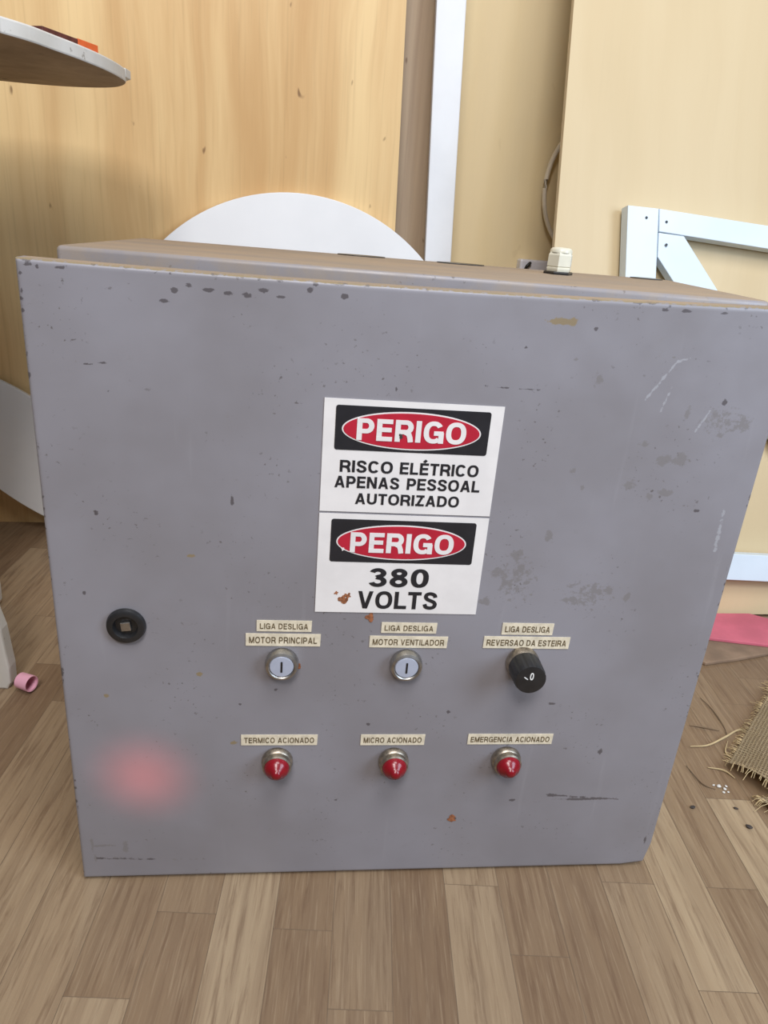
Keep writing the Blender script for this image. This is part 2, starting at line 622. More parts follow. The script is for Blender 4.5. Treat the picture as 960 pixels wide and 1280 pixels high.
# ------------------------------------------------------------------ setting
def floor():
    bm = bmesh.new()
    lay = bm.loops.layers.float_color.new('tone')
    w = .058
    x0 = -.0355
    ends = {-1: (-.117, .52), -3: (-.104, .5), -4: (-.190, .55), 0: (-.192, .62), 2: (-.057, .5), 3: (-.134, .56),
            5: (-.045, .5), 6: (-.162, .6), -2: (-.36, .62), 1: (-.40, .60), 4: (-.33, .55), 8: (.089, .42), 7: (-.046, .55)}
    tones = {(-2, 0): .78, (-1, 0): .30, (-1, -1): .30, (0, 0): .42, (0, -1): .42, (1, 0): .24, (2, -1): .62, (3, 0): .34,
             (3, -1): .26, (4, 0): .30, (5, -1): .55, (5, 0): .42, (6, 0): .78, (-3, 0): .42, (-3, -1): .36, (-4, -1): .72,
             (-4, 0): .40, (8, -1): .92, (8, 0): .34, (7, 0): .45, (7, -1): .36}
    rr = random.Random(4)
    for c in range(-45, 46):
        e0, ln = ends.get(c, (rr.uniform(-.4, .1), rr.uniform(.42, .62)))
        ks = range(-int(2.2 / ln) - 1, int(1.6 / ln) + 2)
        for k in ks:
            ya, yb = e0 + k * ln, e0 + (k + 1) * ln
            xa, xb = x0 + c * w, x0 + (c + 1) * w
            g = .0003
            vs = [bm.verts.new(p) for p in ((xa, ya, 0), (xb, ya, 0), (xb, yb, 0), (xa, yb, 0))]
            f = bm.faces.new(vs)
            t = tones.get((c, k), rr.choice((.2, .3, .38, .42, .5, .62, .75)))
            rn = rr.random()
            for l in f.loops:
                l[lay] = (t, rn, 0, 1)
            for (a, b) in (((xa - g, ya), (xa + g, yb)), ((xa, ya - g), (xb, ya + g))):
                q = [bm.verts.new(p) for p in ((a[0], a[1], .0002), (b[0], a[1], .0002), (b[0], b[1], .0002), (a[0], b[1], .0002))]
                f = bm.faces.new(q)
                f.material_index = 1
                for l in f.loops:
                    l[lay] = (0, 0, 0, 1)
    o = obj('floor', bm, [M_FLOOR, simple('floor_seam', (0.16, 0.11, 0.068), .7)])
    o['kind'] = 'structure'
    return o


floor()
DW = Vector((.9935, .1142, 0)).normalized()     # direction of the back wall
NW = Vector((-DW.y, DW.x, 0))
A = Vector((-.7864, .7877, 0))
MWALL = frame(A, DW, NW, (0, 0, 1))             # x along the wall, y into it, z up
WALL_Y = .12
bm = box(bmesh.new(), (-2.2, WALL_Y, 0), (4.2, WALL_Y + .1, 2.7))
wall = obj('wall_back', bm, M_WALL, MWALL)
wall['kind'] = 'structure'

# ------------------------------------------------------------------ things leaning on the back wall
bm = prism(bmesh.new(), [(-1.0, .0), (.8095, 0), (.7525, 2.05), (-1.0, 2.05)], 0, .018, axis='y')
tag(obj('plywood_sheet', bm, M_PLY, MWALL), 'tall sheet of warm tan plywood with vertical grain at left, behind the grey cabinet', 'board')

bm = prism(bmesh.new(), [(.66, 0), (.905, 0), (.852, 2.0), (.62, 2.0)], .055, .073, .002, 'y')
tag(obj('brown_board', bm, M_BROWN, MWALL), 'narrow strip of dark brown wooden board between the plywood sheet and white batten', 'board')

bm = prism(bmesh.new(), [(.886, 0), (.938, 0), (.846, 1.9), (.791, 1.9)], .006, .020, .002, 'y')
tag(obj('white_batten', bm, M_WHITE, MWALL), 'tall upright white painted wooden batten beside the dark brown board', 'batten')

# round white disc leaning on the plywood, behind the cabinet
al = math.radians(8.5)
R = .345
Rdisc = Matrix.Rotation(-al, 4, 'X')
Mdisc = MWALL @ T(.603, -.118, .0008) @ Rdisc
bm = prism(bmesh.new(), [(x, z + R) for x, z in ellipse(0, 0, R, R, 128)], 0, .015, .0015, 'y')
tag(obj('round_tabletop', bm, M_DISC, Mdisc), 'large round white tabletop leaning upright on the plywood behind the grey cabinet', 'tabletop')

# oval white board low at left
ov = ellipse(0, 0, .235, .097, 96, math.radians(-39))
zlow = -min(z for x, z in ov)
Moval = MWALL @ T(.088, -.058, .0006) @ Matrix.Rotation(math.radians(-7), 4, 'X')
bm = prism(bmesh.new(), [(x, z + zlow) for x, z in ov], 0, .012, .0015, 'y')
tag(obj('oval_board', bm, M_DISC, Moval), 'rounded off white board leaning low on the plywood at the left edge', 'board')

# the cream panel leaning on the wall at right
A2 = Vector((.6564, .5656, 0))
tl = math.radians(13)
UPP = NW * math.sin(tl) + Vector((0, 0, math.cos(tl)))
NP = NW * math.cos(tl) - Vector((0, 0, math.sin(tl)))
MPAN = frame(A2 + Vector((0, 0, .005)), DW, NP, UPP)
bm = box(bmesh.new(), (-.379, 0, 0), (.78, .012, 2.12), .001)
tag(obj('cream_panel', bm, M_CREAM, MPAN), 'large smooth cream panel leaning on the wall at right, behind the white frame', 'panel')

# white wooden frame leaning on the panel
MFR = MPAN @ T(.002, -.031, .002)
fr = empty('wooden_frame', MFR)
tag(fr, 'white painted wooden frame with diagonal brace leaning on the cream panel', 'frame')


def slat(name, pts, y0=0.0, y1=.024):
    return obj(name, prism(bmesh.new(), pts, y0, y1, .0012, 'y'), M_FRAME, MFR, fr)


slat('upright', [(-.272, .706), (-.2175, .705), (-.171, 0), (-.226, 0)])
slat('top_rail', [(-.2165, .705), (.41, .668), (.407, .629), (-.213, .669)])
slat('diagonal_brace', [(-.2125, .668), (-.167, .666), (.41, -.0), (.36, -.0), (.029, .354), (-.210, .629)], .002, .022)
slat('bottom_rail', [(-.180, .128), (.46, .108), (.457, .057), (-.177, .080)])
slat('upright', [(.4105, .675), (.466, .672), (.512, 0), (.459, 0)])
for x, z in ((-.238, .689), (-.202, .685), (-.198, .649), (-.155, .095)):
    obj('screw', lathe(bmesh.new(), [(0, .0012), (.0020, .0010), (.0024, 0), (0, 0)], 10), M_BLACK, MFR @ T(x, -.0002, z) @ Matrix.Rotation(PI / 2, 4, 'X'), fr, None, 'dark screw head')

# pale cable loop behind the panel
ctr = Vector((1.214, WALL_Y - .012, .735))
pts = []
for i in range(150):
    a = 2 * PI * i / 50
    rr = .128 + .006 * math.sin(i * .12)
    pts.append((ctr.x + rr * .78 * math.cos(a), ctr.y - .005 * (i / 50), ctr.z + rr * math.sin(a)))
tag(obj('coiled_cable', tube(bmesh.new(), pts, .0046, 8), M_HOSE, MWALL, smooth=60),
    'loops of pale cable hanging on the wall half hidden by the cream panel', 'cable')

# small white wall box with dark cable stub
wb = empty('wall_socket', MWALL @ T(1.112, WALL_Y, .560))
tag(wb, 'small white plastic socket box low on the cream wall, just above the cabinet', 'socket')
obj('housing', box(bmesh.new(), (-.032, -.028, -.04), (.034, 0, .034), .004), M_PLUG, WM[wb.name], wb)
obj('wire_stub', tube(bmesh.new(), spline([(-.020, -.029, .012), (-.020, -.036, .02), (-.012, -.034, .028), (-.016, -.033, .022)], 5), .0032, 6),
    M_BLACK, WM[wb.name], wb, 60, 'short dark wire')

# ------------------------------------------------------------------ the worn table at left
tb = empty('side_table', T(-.70, .32, 0))
tag(tb, 'scuffed white table with rounded top and curved foot, cut by the left edge', 'table')
outl = [(-.446, .283), (-.430, .317), (-.420, .357), (-.409, .402), (-.400, .458), (-.398, .515), (-.405, .563), (-.436, .612),
        (-.490, .642), (-.55, .654), (-.62, .652), (-.78, .63), (-.93, .56), (-1.03, .44), (-1.06, .30), (-1.02, .14),
        (-.92, .02), (-.78, -.04), (-.64, -.02), (-.54, .06), (-.475, .17)]
sm = [(v.x, v.y) for v in spline([(x, y, 0) for x, y in outl + outl[:1]], 5)][:-1]
bm = prism(bmesh.new(), sm, .80, .8165, .002)
for f in bm.faces:
    if f.normal.z < -.5:
        f.material_index = 1
obj('tabletop', bm, [M_WORN, M_UNDER], Matrix(), tb)
# chipped lip at the tip
obj('edge_strip', prism(bmesh.new(), [(-.4000, .548), (-.4005, .571), (-.416, .594), (-.424, .597), (-.411, .580), (-.405, .563), (-.4045, .548)], .806, .8172, .001),
    M_WORN, Matrix(), tb)
# curved panel leg: the outline lies in x-z
prof = [(-.5215, .0), (-.5165, .010), (-.5155, .035), (-.5175, .06), (-.520, .095), (-.527, .126), (-.545, .17), (-.575, .23), (-.60, .34), (-.605, .5),
        (-.585, .65), (-.56, .80), (-.70, .80), (-.73, .6), (-.73, .3), (-.69, .16), (-.64, .06), (-.63, 0)]
for y in (.230, .44):
    sh = 0 if y < .3 else -.12
    obj('leg', prism(bmesh.new(), [(x + sh + .011, z) for x, z in prof], y, y + .022, .003, 'y'), M_WORN, Matrix(), tb)
obj('stretcher', box(bmesh.new(), (-.70, .252, .30), (-.68, .44, .40), .002), M_WORN, Matrix(), tb)

# printed carton lying on the table
MB = frame((-.4440, .385, .8170), Vector((.30, .954, 0)), Vector((-.954, .30, 0)), (0, 0, 1))
ct = empty('carton', MB)
tag(ct, 'thin orange and dark red printed carton lying on the white tabletop at left', 'box')
obj('sleeve', box(bmesh.new(), (0, 0, 0), (.100, .07, .012), .0008), M_DKRED, MB, ct)
obj('end_flap', box(bmesh.new(), (.062, -.0006, .0006), (.1006, .0706, .0126), .0005), M_ORANGE, MB, ct, None, 'orange end')
bm = bmesh.new()
for i in range(7):
    x = .026 + i * .005
    box(bm, (x, -.0005, .003), (x + .0032, .0001, .0060))
obj('printing', bm, M_PAPER, MB, ct, None, 'row of pale printed marks')

# ------------------------------------------------------------------ pink cap by the table foot
Mc = frame((-.496, .234, .0135), Vector((.0, .0, 1)), Vector((.42, -.907, 0)).cross(Vector((0, 0, 1))) * 0 + Vector((.36, .933, 0)), Vector((.933, -.36, 0)))
bm = lathe(bmesh.new(), [(0, 0), (.0105, 0), (.0125, .002), (.0133, .024), (.0130, .025), (.0113, .0245), (.0105, .004), (0, .0035)], 32)
tag(obj('bottle_cap', bm, M_PINKCAP, Mc @ T(.0018, 0, .002) @ Matrix.Scale(.88, 4), smooth=40), 'small pink plastic cap lying on its side by the white table foot', 'cap')

# ------------------------------------------------------------------ sheets on the floor at right
bm = prism(bmesh.new(), [(.560, .394), (.62, .412), (.691, .437), (.80, .476), (.97, .54), (.97, .592), (.73, .565), (.52, .540), (.525, .50), (.540, .42)], .0006, .0060, .0010)
tag(obj('hardboard_sheet', bm, M_CARD), 'flat brown hardboard sheet on the floor under the pink sheet', 'board')
bm = prism(bmesh.new(), [(.572, .471), (.604, .466), (.700, .455), (.83, .441), (.83, .500), (.750, .549), (.718, .566), (.582, .551)], .0063, .0118, .001)
tag(obj('pink_sheet', bm, M_PINK), 'flat pink foam sheet lying on the brown hardboard at the panel foot', 'sheet')


# ------------------------------------------------------------------ burlap and fibres
def cloth(s, t, tip, ds, dt, z0, seed, lift):
    p = Vector((tip[0], tip[1], 0)) + Vector((ds[0], ds[1], 0)) * s + Vector((dt[0], dt[1], 0)) * t
    z = z0 + lift * (1 - math.exp(-4 * t)) * (.6 + .4 * math.sin(3 * s + seed)) + .010 * math.sin(9 * t + 4 * s + seed) * min(1, t * 4)
    z += .006 * mnoise.noise(Vector((p.x * 22, p.y * 22, seed)))
    w = .004 * mnoise.noise(Vector((s * 9, t * 9, seed + 3)))
    return Vector((p.x + w, p.y + w, max(z, .0022)))


def burlap():
    e = empty('burlap_sack', T(.56, .15, 0))
    tag(e, 'crumpled tan burlap cloth with frayed edges on the floor at right', 'cloth')
    layers = [('cloth_panel', (.479, .141), (.20, .235), (.26, -.40), .012, 1.2, .035),
              ('folded_flap', (.492, .084), (.20, .03), (.12, -.30), .010, 4.1, .030)]
    for name, tip, ds, dt, z0, seed, lift in layers:
        bm = bmesh.new()
        uv = bm.loops.layers.uv.new('UVMap')
        n = 40
        g = [[bm.verts.new(cloth(i / n, j / n, tip, ds, dt, z0, seed, lift)) for j in range(n + 1)] for i in range(n + 1)]
        for i in range(n):
            for j in range(n):
                f = bm.faces.new((g[i][j], g[i + 1][j], g[i + 1][j + 1], g[i][j + 1]))
                for l, (a, b) in zip(f.loops, ((i, j), (i + 1, j), (i + 1, j + 1), (i, j + 1))):
                    l[uv].uv = (a / n * .31, b / n * .47)
        r = bmesh.ops.solidify(bm, geom=bm.faces[:], thickness=.0018)
        o = obj(name, bm, M_BURLAP, Matrix(), e, 60)
        fr_ = bmesh.new()
        rn = random.Random(int(seed * 10))
        for k in range(260):
            edge = k % 2
            q = rn.random()
            if edge:
                a = cloth(q, 0.0, tip, ds, dt, z0, seed, lift)
                dr = Vector((-dt[0], -dt[1], 0)).normalized()
            else:
                a = cloth(0.0, q, tip, ds, dt, z0, seed, lift)
                dr = Vector((-ds[0], -ds[1], 0)).normalized()
            L = rn.uniform(.003, .010) if rn.random() < .85 else rn.uniform(.010, .020)
            dr = (dr + Vector((rn.uniform(-.22, .22), rn.uniform(-.22, .22), 0))).normalized()
            b = a + dr * L * .5
            c = a + dr * L
            b.z = max(.002, a.z - .001)
            c.z = max(.0015, a.z - rn.uniform(.002, .010))
            tube(fr_, [a - dr * .004, b, c], .00045, 4)
        f = obj('frayed_edge', fr_, M_JUTE, Matrix(), o)
        f['kind'] = 'stuff'


burlap()
TH = [([(0.446, 0.182), (0.473, 0.186), (0.505, 0.205), (0.537, 0.224), (0.558, 0.218)], M_JUTE, .0016, 'longest pale jute strand, running from the cabinet side to the burlap'),
      ([(0.512, 0.302), (0.518, 0.274), (0.519, 0.236), (0.513, 0.210)], M_JUTED, .0011, 'brown strand on the floor curving away behind the pale strands'),
      ([(0.466, 0.232), (0.486, 0.228), (0.507, 0.223)], M_JUTED, .0013, 'short dark strand lying crosswise beside the cabinet edge'),
      ([(0.455, 0.144), (0.475, 0.139), (0.484, 0.126)], M_JUTE, .0014, 'short pale jute strand touching the burlap corner'),
      ([(0.509, 0.201), (0.494, 0.175), (0.503, 0.160)], M_JUTE, .0013, 'bent pale strand crossing under the longest strand'),
      ([(0.426, 0.146), (0.434, 0.113), (0.448, 0.104)], M_JUTED, .0010, 'dark thin strand on the floor nearest the cabinet'),
      ]
for i, (P, m, r, lab) in enumerate(TH):
    pts = spline([(x, y, r + .0006 + (.0022 if i == 0 else 0) + .0006 * (k % 2)) for k, (x, y) in enumerate(P)], 6)
    tag(obj('jute_strand', tube(bmesh.new(), pts, r, 6, True), m, smooth=60), lab, 'strand', 'loose strands near the burlap')


def crumb(x, y, r, m, label, name, group=None, st=1.0):
    bm = bmesh.new()
    bmesh.ops.create_icosphere(bm, subdivisions=2, radius=r)
    for v in bm.verts:
        v.co *= 1 + .35 * mnoise.noise(v.co * (1.4 / r) + Vector((x * 90, y * 90, 0)))
        v.co.z *= .5
        v.co.x *= st
    lo = min(v.co.z for v in bm.verts)
    tag(obj(name, bm, m, T(x, y, -lo + .0003) @ Matrix.Rotation(x * 40, 4, 'Z'), smooth=50), label, 'debris', group)


for x, y, r in ((.455, .110, .0028), (.461, .106, .0022), (.457, .100, .0018), (.465, .111, .0018), (.449, .112, .0016), (.4635, .101, .0015)):
    crumb(x, y, r, M_CRUMB, 'pale plaster crumb in the cluster in front of the burlap', 'plaster_crumb', 'plaster crumbs by the burlap')
crumb(.404, .071, .0024, M_DARKBIT, 'dark speck alone on the floor, nearest the cabinet', 'dirt_speck', 'dark dirt specks', 1.6)
crumb(.462, .043, .0030, M_DARKBIT, 'dark speck on the pale floor plank at right', 'dirt_speck', 'dark dirt specks', 1.3)
crumb(.460, .073, .0020, M_DARKBIT, 'tiny dark speck between the plaster crumbs and the pale plank', 'dirt_speck', 'dark dirt specks', 1.5)

# ------------------------------------------------------------------ the electrical cabinet
CAB = empty('electrical_cabinet', T(0, .08, 0))
tag(CAB, 'worn grey metal electrical cabinet with danger signs, standing on the wood-look floor', 'cabinet')
L0 = Vector((-.2900, -.0724, .008))
H0 = Vector((.3079, -.0220, .008))
U = (H0 - L0).normalized()
MD = frame(L0, U, (0, 0, 1), U.cross(Vector((0, 0, 1))))     # door: x across, y up, z towards the viewer
DWID, DHGT, DTH = .606, .6029, .020

# body: a shell with a rain lip, open behind the door
X0, X1, Y0, Y1, ZT = -.2935, .2935, .0, .2242, .6109
bm = bmesh.new()
box(bm, (X0, Y0, .0), (X1, Y1, ZT))
bmesh.ops.bevel(bm, geom=bm.edges[:], offset=.004, segments=3, affect='EDGES', profile=.5)
bm.faces.ensure_lookup_table()
ff = max((f for f in bm.faces if f.normal.y < -.9), key=lambda f: f.calc_area())
bmesh.ops.inset_region(bm, faces=[ff], thickness=.022)
r = bmesh.ops.extrude_face_region(bm, geom=[ff])
bmesh.ops.translate(bm, vec=(0, .21, 0), verts=[v for v in r['geom'] if isinstance(v, bmesh.types.BMVert)])
bmesh.ops.delete(bm, geom=[ff], context='FACES_ONLY')
bmesh.ops.recalc_face_normals(bm, faces=bm.faces[:])
for f in bm.faces:
    if f.normal.z > .8 and f.calc_center_median().z > .6:
        f.material_index = 1
obj('body', bm, [M_BODY, M_DUST], Matrix(), CAB, 40)

# door
CHIPS = [(0.1073, 0.5843, 0.004, 0.0029), (0.1177, 0.5884, 0.0028, 0.0017), (0.1326, 0.5861, 0.0052, 0.0017), (0.1459, 0.5847, 0.0052, 0.0017), (0.1604, 0.5845, 0.0053, 0.0017), (0.1721, 0.5887, 0.0047, 0.0017), (0.1851, 0.5851, 0.0041, 0.0011), (0.2062, 0.5911, 0.003, 0.0028), (0.2102, 0.5959, 0.0023, 0.0017), (0.2326, 0.5882, 0.0024, 0.0023), (0.0995, 0.5759, 0.0035, 0.0017), (0.4415, 0.5346, 0.004, 0.0059), (0.5286, 0.4686, 0.008, 0.0067), (0.5129, 0.4672, 0.0072, 0.0066), (0.4875, 0.4441, 0.0065, 0.0045), (0.522, 0.4381, 0.0073, 0.0045), (0.5067, 0.4337, 0.0044, 0.0046), (0.4918, 0.4806, 0.0064, 0.0029), (0.5759, 0.5023, 0.008, 0.0064), (0.5585, 0.4916, 0.0043, 0.0029), (0.5241, 0.5101, 0.0028, 0.007), (0.4343, 0.4551, 0.0035, 0.0037), (0.4456, 0.4402, 0.0021, 0.0045), (0.3979, 0.3744, 0.0065, 0.0056), (0.4036, 0.361, 0.0037, 0.0057), (0.3813, 0.3564, 0.0067, 0.0056), (0.3909, 0.3461, 0.0052, 0.004), (0.3742, 0.3267, 0.0067, 0.005), (0.4897, 0.3402, 0.0046, 0.006), (0.4751, 0.3399, 0.0069, 0.0042), (0.4539, 0.3302, 0.0092, 0.0034), (0.4234, 0.3932, 0.0044, 0.007), (0.5087, 0.3348, 0.0031, 0.0068), (0.4196, 0.5502, 0.0033, 0.0018), (0.5011, 0.5556, 0.002, 0.0013), (0.3775, 0.5578, 0.0019, 0.0015), (0.4321, 0.5754, 0.0026, 0.0025), (0.5028, 0.5929, 0.006, 0.0016), (0.5354, 0.5926, 0.0054, 0.0019), (0.4854, 0.593, 0.0039, 0.0012), (0.0057, 0.5944, 0.0044, 0.0016), (0.0121, 0.5938, 0.0022, 0.0027), (0.028, 0.5938, 0.0066, 0.0008), (-0.0004, 0.588, 0.0011, 0.0022), (-0.0006, 0.5759, 0.0011, 0.0028), (-0.0011, 0.5619, 0.0012, 0.0023), (0.0557, 0.505, 0.0018, 0.0015), (0.3732, 0.0677, 0.006, 0.0033), (0.0412, 0.0377, 0.0031, 0.0097), (0.5083, 0.0915, 0.0355, 0.0022), (0.4766, 0.0974, 0.0079, 0.0033), (0.2069, 0.2549, 0.003, 0.0026), (0.0203, 0.0394, 0.014, 0.0016), (0.0348, 0.0227, 0.0315, 0.0016), (0.0981, 0.0185, 0.0242, 0.0017), (0.0089, 0.0418, 0.0016, 0.0127), (0.0112, 0.0201, 0.0016, 0.0087), (0.5937, 0.0319, 0.0019, 0.0096), (0.1481, 0.4176, 0.0013, 0.0071), (0.1877, 0.2291, 0.003, 0.0017), (0.3644, 0.4223, 0.0022, 0.0044), (0.2773, 0.5184, 0.0013, 0.0032), (0.0389, 0.4029, 0.0013, 0.0042), (0.0237, 0.3284, 0.0013, 0.0031), (0.4569, 0.2136, 0.0049, 0.0019), (0.518, 0.154, 0.0035, 0.0042), (0.5544, 0.4218, 0.0038, 0.0024), (0.5544, 0.5199, 0.0029, 0.0042), (0.2766, 0.1895, 0.0031, 0.0019), (0.1547, 0.2126, 0.0022, 0.0018), (0.2504, 0.0948, 0.0025, 0.0021), (0.4343, 0.0916, 0.0044, 0.0022), (0.3538, 0.2038, 0.0024, 0.0029)]
SMUDGE_FROM, SMUDGE_TO = 11, 35


def door():
    n = 400
    rad = .0028

    def axis(W):
        a = [0, .0003, .0008, .0016, .0028]
        k = n - 10
        mid = [.0028 + (W - .0056) * i / k for i in range(1, k)]
        return a + mid + [W - x for x in a[::-1]]
    us, vs = axis(DWID), axis(DHGT)
    bm = bmesh.new()
    layers = {k: bm.verts.layers.float.new(k) for k in ('smudge', 'chip', 'tan', 'scratch')}

    def dep(e):
        return 0 if e >= rad else rad - math.sqrt(max(0, rad * rad - (rad - e) ** 2))

    def pos(u, v, z):
        y = v - .0030 * (1 - (2 * u / DWID - 1) ** 2) * max(0, (v - .45) / .149) ** 2 + .0016 * (2 * u / DWID - 1) * v / DHGT
        # the lower right corner is bent in a little
        k = max(0, (u - .576) / .03) * max(0, (.03 - v) / .03)
        return (u - .004 * k, y + .004 * k, z)
    marks = []
    for i, (u, v, a, b) in enumerate(CHIPS):
        kind = 'smudge' if SMUDGE_FROM <= i < SMUDGE_TO else 'chip'
        if u < .15 and v < .05:
            kind = 'smudge'
        q_ = .95 if 0 < i < 11 else (.72 if kind == 'chip' else 1.0)
        marks.append((kind, u, v, max(a * q_, .0013), max(b * q_, .0011)))
    marks += [('tan', .402, .5795, .0115, .0028), ('tan', .412, .5802, .004, .0030), ('tan', .1135, .366, .0035, .0016), ('tan', .118, .246, .0028, .0022), ('tan', .149, .168, .0030, .0024), ('tan', .035, .222, .0022, .0018), ('smudge', .47, .335, .030, .020), ('smudge', .40, .35, .022, .03),
              ('smudge', .555, .505, .022, .018)]
    lines = [('scratch', (.4849, .5198), (.5056, .5527), .0011), ('scratch', (.5003, .5104), (.5058, .5317), .0010),
             ('scratch', (.535, .4933), (.5437, .5126), .0010), ('scratch', (.5819, .3833), (.5806, .4229), .0016),
             ('scratch', (.5056, .5527), (.516, .556), .0010),
             ('chip', (.3488, .5246), (.3674, .5236), .0008), ('chip', (.3774, .5235), (.3948, .5231), .0008),
             ('chip', (.0365, .5244), (.057, .5274), .0006), ('chip', (.012, .0225), (.07, .0195), .0010), ('chip', (.475, .0975), (.55, .0905), .0010)]
    marks = [(k_, u + .003, v + .0045, a, b) for k_, u, v, a, b in marks]
    lines = [(k_, (p_[0] + .003, p_[1] + .0045), (q_[0] + .003, q_[1] + .0045), w) for k_, p_, q_, w in lines]
    val = {}

    def add(kind, iu, iv, x):
        d = val.setdefault((iu, iv), {})
        d[kind] = max(d.get(kind, 0), x)
    import bisect
    for kind, u, v, a, b in marks:
        f = 2.2
        for iu in range(bisect.bisect_left(us, u - a * f), bisect.bisect_right(us, u + a * f)):
            for iv in range(bisect.bisect_left(vs, v - b * f), bisect.bisect_right(vs, v + b * f)):
                q = ((us[iu] - u) / a) ** 2 + ((vs[iv] - v) / b) ** 2
                pk = .55 if a > .015 and kind == 'smudge' else (.8 if kind == 'smudge' else .95)
                add(kind, iu, iv, pk * math.exp(-q * .7))
    for kind, p, q, w in lines:
        p, q = Vector(p), Vector(q)
        for iu in range(bisect.bisect_left(us, min(p.x, q.x) - 3 * w), bisect.bisect_right(us, max(p.x, q.x) + 3 * w)):
            for iv in range(bisect.bisect_left(vs, min(p.y, q.y) - 3 * w), bisect.bisect_right(vs, max(p.y, q.y) + 3 * w)):
                x = Vector((us[iu], vs[iv]))
                t = max(0, min(1, (x - p).dot(q - p) / (q - p).length_squared))
                dd = (x - p.lerp(q, t)).length
                add(kind, iu, iv, .68 * math.exp(-(dd / (w * 1.5)) ** 2))
    g = []
    for iu, u in enumerate(us):
        col = []
        for iv, v in enumerate(vs):
            du, dv = dep(min(u, DWID - u)), dep(min(v, DHGT - v))
            x = bm.verts.new(pos(u, v, -max(du, dv)))
            for k_, y in val.get((iu, iv), {}).items():
                x[layers[k_]] = y
            # paint worn off along the folded edges
            e = min(u, DWID - u, DHGT - v)
            if e < .0035:
                nn = mnoise.noise(Vector((u * 190, v * 190, 2.0))) + .5 * mnoise.noise(Vector((u * 30, v * 30, 5.0)))
                if nn > .2:
                    x[layers['chip']] = max(x[layers['chip']], min(.8, nn * 1.8) * (1 - .6 * e / .0035))
            if DHGT - v < .0012:
                x[layers['tan']] = .62
            col.append(x)
        g.append(col)
    nu, nv = len(us), len(vs)
    for i in range(nu - 1):
        for j in range(nv - 1):
            bm.faces.new((g[i][j], g[i + 1][j], g[i + 1][j + 1], g[i][j + 1]))
    # folded sides
    loop = [g[i][0] for i in range(nu)] + [g[-1][j] for j in range(1, nv)] + [g[i][-1] for i in range(nu - 2, -1, -1)] + [g[0][j] for j in range(nv - 2, 0, -1)]
    back = [bm.verts.new((v.co.x, v.co.y, -DTH)) for v in loop]
    m = len(loop)
    for i in range(m):
        f = bm.faces.new((loop[i], loop[(i + 1) % m], back[(i + 1) % m], back[i]))
        if loop[i].co.y > .55 and loop[(i + 1) % m].co.y > .55 and 0.004 < loop[i].co.x < DWID - .004:
            f.material_index = 1
    bm.faces.new(back)
    return obj('door', bm, [M_DOOR, M_DUST], MD @ T(-.003, -.0045, 0), CAB, 50)


DOOR = door()


def onD(x, y, z=0.0):
    return MD @ T(x, y, z)


def sign(y0, lab, blk, ov, words, x0=.2205, x1=.3672, h=.0968):
    M = onD(0, 0, .0002)
    s = obj('warning_sign', prism(bmesh.new(), [(x0, y0), (x1, y0), (x1, y0 + h), (x0, y0 + h)], 0, .0005), M_SIGN, M, CAB, None, lab)
    obj('header_panel', prism(bmesh.new(), rrect(*blk, .0022), .0005, .0008), M_BLACKV, M, s, None, 'black header panel')
    cx, cy, a, b = ov
    obj('oval_border', prism(bmesh.new(), ellipse(cx, cy, a, b, 72), .0008, .0011), M_SIGN, M, s, None, 'white oval outline')
    obj('oval', prism(bmesh.new(), ellipse(cx, cy, a - .0012, b - .0012, 72), .0011, .0013), M_REDV, M, s, None, 'red oval')
    obj('heading', text_bm(words[:1], .20), M_SIGN, M @ T(0, 0, .0013), s, None, 'white word PERIGO')
    obj('lettering', text_bm(words[1:], .185), M_BLACKV, M @ T(0, 0, .0005), s, None, 'black lettering')
    return s


s1 = sign(.4110, 'upper danger sign reading RISCO ELÉTRICO APENAS PESSOAL AUTORIZADO', (.2300, .4655, .3568, .5027), (.2927, .4836, .0573, .0160),
          [('PERIGO', .2475, .4746, .3375, .4928), ('RISCO', .2355, .4465, .2795, .4568), ('ELÉTRICO', .2855, .4465, .3522, .4568), ('APENAS', .2318, .4328, .2860, .4430),
           ('PESSOAL', .2925, .4328, .3550, .4430), ('AUTORIZADO', .2498, .4184, .3387, .4282)])
s2 = sign(.3135, 'lower danger sign reading 380 VOLTS', (.2310, .3640, .3568, .4042), (.2928, .3836, .0568, .0166),
          [('PERIGO', .2480, .3738, .3385, .3925), ('380', .2665, .3402, .3200, .3583), ('VOLTS', .2578, .3180, .3300, .3355)], h=.0955)


def spot(x, y, r, z, m, par, name, lab):
    bm = bmesh.new()
    pts = []
    for i in range(22):
        a = 2 * PI * i / 22
        rr = r * (1 + .9 * mnoise.noise(Vector((math.cos(a) * 1.3 + x * 300, math.sin(a) * 1.3 + y * 300, 1))))
        pts.append((x + rr * math.cos(a), y + rr * math.sin(a)))
    prism(bm, pts, 0, .0002)
    obj(name, bm, m, onD(0, 0, z), par, None, lab)


spot(.2452, .3262, .0036, .0008, M_RUST, s2, 'rust_stain', 'brown rust stain')
spot(.2490, .3305, .0026, .0008, M_RUST, s2, 'rust_stain', 'brown rust stain')
spot(.2385, .3330, .0015, .0008, M_RUST, s2, 'rust_stain', 'brown rust stain')
spot(.2420, .3765, .0016, .0016, M_SIGN, s2, 'paint_scrape', 'pale scrape')
spot(.2838, .4795, .0017, .0018, M_DARKBIT, s1, 'dirt_fleck', 'dark fleck')
spot(.2703, .3083, .0036, .0003, M_RUST, CAB, 'rust_stain', 'brown rust stain below the lower sign')
spot(.2071, .2555, .0026, .0003, M_RUST, CAB, 'rust_stain', 'reddish stain beside the left button')
spot(.3729, .0680, .0044, .0003, M_RUST, CAB, 'rust_stain', 'brown rust stain near the door foot')

